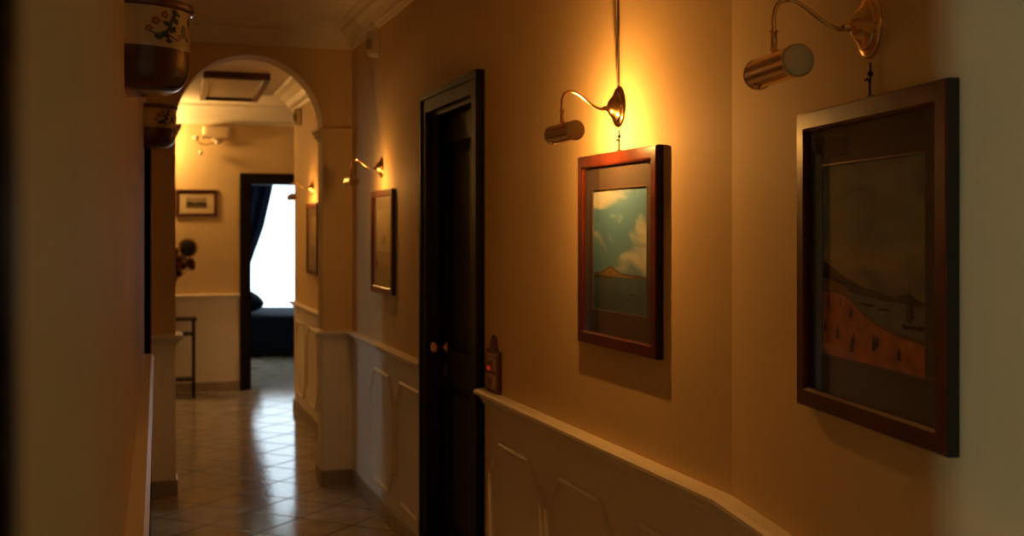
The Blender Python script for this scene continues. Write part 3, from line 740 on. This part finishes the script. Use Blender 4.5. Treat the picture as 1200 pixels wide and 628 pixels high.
for c, rr in (((.10, -.05, .60), .042), ((.135, -.07, .53), .045), ((.10, -.06, .46), .05), ((.17, -.07, .475), .045), ((.235, -.05, .50), .05), ((.25, -.06, .465), .035), ((.03, -.05, .56), .05), ((-.02, -.04, .48), .05), ((.13, -.06, .405), .04)): bloom(c, rr, 'small', r)
mb = MB()
for k in range(26):
    c = Vector((random.uniform(-.02, .2), random.uniform(-.06, .03), random.uniform(.31, .55))); a = random.uniform(0, 2 * PI); d = Vector((math.cos(a), -.3, math.sin(a))) * .05; t = Vector((-math.sin(a), 0, math.cos(a))) * .015
    mb.add([c, c + d * .5 + t, c + d, c + d * .5 - t], [(0, 1, 2, 3)], M['leaf'])
fol = mb.build('foliage', r, fix=False)

# ------------------------------------------------------------------ bedroom: curtain, bed, cushion
def curtain(name, y, xl, edge, z0, z1, folds):
    mb = MB(); NU, NV = 60, 26; vs = []; fs = []
    for j in range(NV + 1):
        z = z0 + (z1 - z0) * j / NV; xr_ = edge(z)
        for i in range(NU + 1):
            u = i / NU; x = xl + (xr_ - xl) * u; vs.append((x, y + .035 * math.sin(u * folds * 2 * PI) * (.6 + .4 * u), z))
    for j in range(NV):
        for i in range(NU): a = j * (NU + 1) + i; fs.append((a, a + 1, a + NU + 2, a + NU + 1))
    mb.add(vs, fs, M['navy'], True); o = mb.build(name, None, fix=False); s = o.modifiers.new('cloth', 'SOLIDIFY'); s.thickness = .006
    return o
EDGE = [(0, -3.70), (.8, -3.70), (.9, -3.665), (1.23, -3.55), (1.56, -3.43), (2.13, -3.30), (2.6, -3.25)]
def edge_l(z):
    # sweeps from the rod down to a tie-back and hangs straight below it
    for (a, xa), (b, xb) in zip(EDGE, EDGE[1:]):
        if z <= b: return xa + (xb - xa) * (z - a) / (b - a)
    return EDGE[-1][1]
cl = curtain('curtain', 15.92, -4.7, edge_l, .04, 2.58, 9); tag(cl, 'navy curtain swept to the left of the bright bedroom window', 'curtain')
mb = MB(); mb.tube([(-4.8, 15.92, 2.605), (-.6, 15.92, 2.605)], .018, M['darkwood'], 12); mb.ball((-4.83, 15.92, 2.605), .035, M['darkwood']); mb.ball((-.57, 15.92, 2.605), .035, M['darkwood'])
cr = mb.build('curtain_rod'); tag(cr, 'dark curtain rod above the bedroom window', 'rod')
# bed
r = empty('bed', (-3.2, 14.53, 0), 0); tag(r, 'navy covered bed before the bright window, seen through the bedroom doorway', 'bed')
def soft_box(name, parent, x0, x1, y0, y1, z0, z1, m, bev=.05):
    mb = MB(); mb.box(x0, x1, y0, y1, z0, z1, m); o = mb.build(name, parent); md = o.modifiers.new('b', 'BEVEL'); md.width = bev; md.segments = 5
    for p in o.data.polygons: p.use_smooth = True
    return o
soft_box('mattress', r, -1.2, 1.25, -.75, .9, .26, .47, M['navy_bed'], .07)
soft_box('bed_base', r, -1.18, 1.23, -.73, .88, .07, .265, M['navy_bed'], .02)
soft_box('bedspread', r, -1.22, 1.27, -.775, .92, .055, .50, M['navy_bed'], .06)
for sx in (-.9, .95):
    for sy in (-.65, .8):
        mb = MB(); mb.tube([(sx, sy, 0), (sx, sy, .075)], [.022, .03], M['darkwood'], 14); mb.build('leg', r)
# cushion mound at the left
mb = MB(); mb.ball((0, 0, 0), 1, M['navy_sat'], 28, 16, (.30, .24, .15)); o = mb.build('cushion'); 
for v in o.data.vertices:
    k = 1 - .25 * (abs(v.co.x / .30) ** 3); v.co.z *= k
o.location = (-3.33, 14.08, .662); o.rotation_euler = (0, math.radians(8), 0); tag(o, 'dark navy cushion on the left of the bed', 'cushion')

# ------------------------------------------------------------------ light
w = bpy.data.worlds.new('World'); bpy.context.scene.world = w; w.use_nodes = True
bg = w.node_tree.nodes['Background']; bg.inputs['Color'].default_value = (.70, .88, 1.0, 1); bg.inputs['Strength'].default_value = 3.2
def area(name, loc, target, sx, sy, power, col, portal=False):
    l = bpy.data.lights.new(name, 'AREA'); l.shape = 'RECTANGLE'; l.size = sx; l.size_y = sy; l.energy = power; l.color = col
    o = bpy.data.objects.new(name, l); C.objects.link(o); o.location = loc
    d = (Vector(target) - Vector(loc)); o.rotation_euler = d.to_track_quat('-Z', 'Y').to_euler()
    if portal: l.cycles.is_portal = True
    return o
area('bedroom_portal', ((WX0 + WX1) / 2, YN + .15, (WZ0 + WZ1) / 2), ((WX0 + WX1) / 2, 0, (WZ0 + WZ1) / 2), WX1 - WX0, WZ1 - WZ0, 1, (1, 1, 1), True)
# daylight through the two narrow windows of the side rooms
area('daylight_south', ((SX0 + SX1) / 2 - .1, YS - .18, 1.45), (.62, 1.6, 1.4), .30, 1.7, 92, (.72, 1, .9))
area('daylight_west', (XW - .18, (SY0 + SY1) / 2 - .06, 1.4), (-.80, 6.35, 1.3), .26, 1.8, 15, (.75, .95, 1))
area('bedroom_floor_fill', (XW - .2, 14.6, 1.7), (-2.9, 12.7, 0), 1.2, 1.4, 70, (.75, .92, 1))  # added fill that brightens the floor in front of the bed
# lit lamp on the hidden left part of the hall
warm('hall_light', (-3.32, 10.47, 2.35), 35, (1, .53, .15), .06)
# warm fill added behind the camera to lift the corridor's ambient light
warm('corridor_fill', (.62, -1.7, 2.42), 2.2, (1, .50, .15), .08)

# ------------------------------------------------------------------ camera
cam = bpy.data.cameras.new('Camera'); co = bpy.data.objects.new('Camera', cam); C.objects.link(co)
co.location = (0, 0, 1.5); co.rotation_euler = (PI / 2, 0, 0)
cam.sensor_width = 36; cam.lens = 40.5; cam.shift_y = -42 / 1200; cam.clip_start = .02
cam.dof.use_dof = True; cam.dof.focus_distance = 2.5; cam.dof.aperture_fstop = 4.8
sc = bpy.context.scene; sc.camera = co
vs_ = sc.view_settings; vs_.view_transform = 'Standard'; vs_.look = 'None'; vs_.gamma = 1; vs_.use_curve_mapping = False; vs_.exposure = 0.0
sc.cycles.max_bounces = 12; sc.cycles.diffuse_bounces = 6; sc.cycles.sample_clamp_indirect = 4
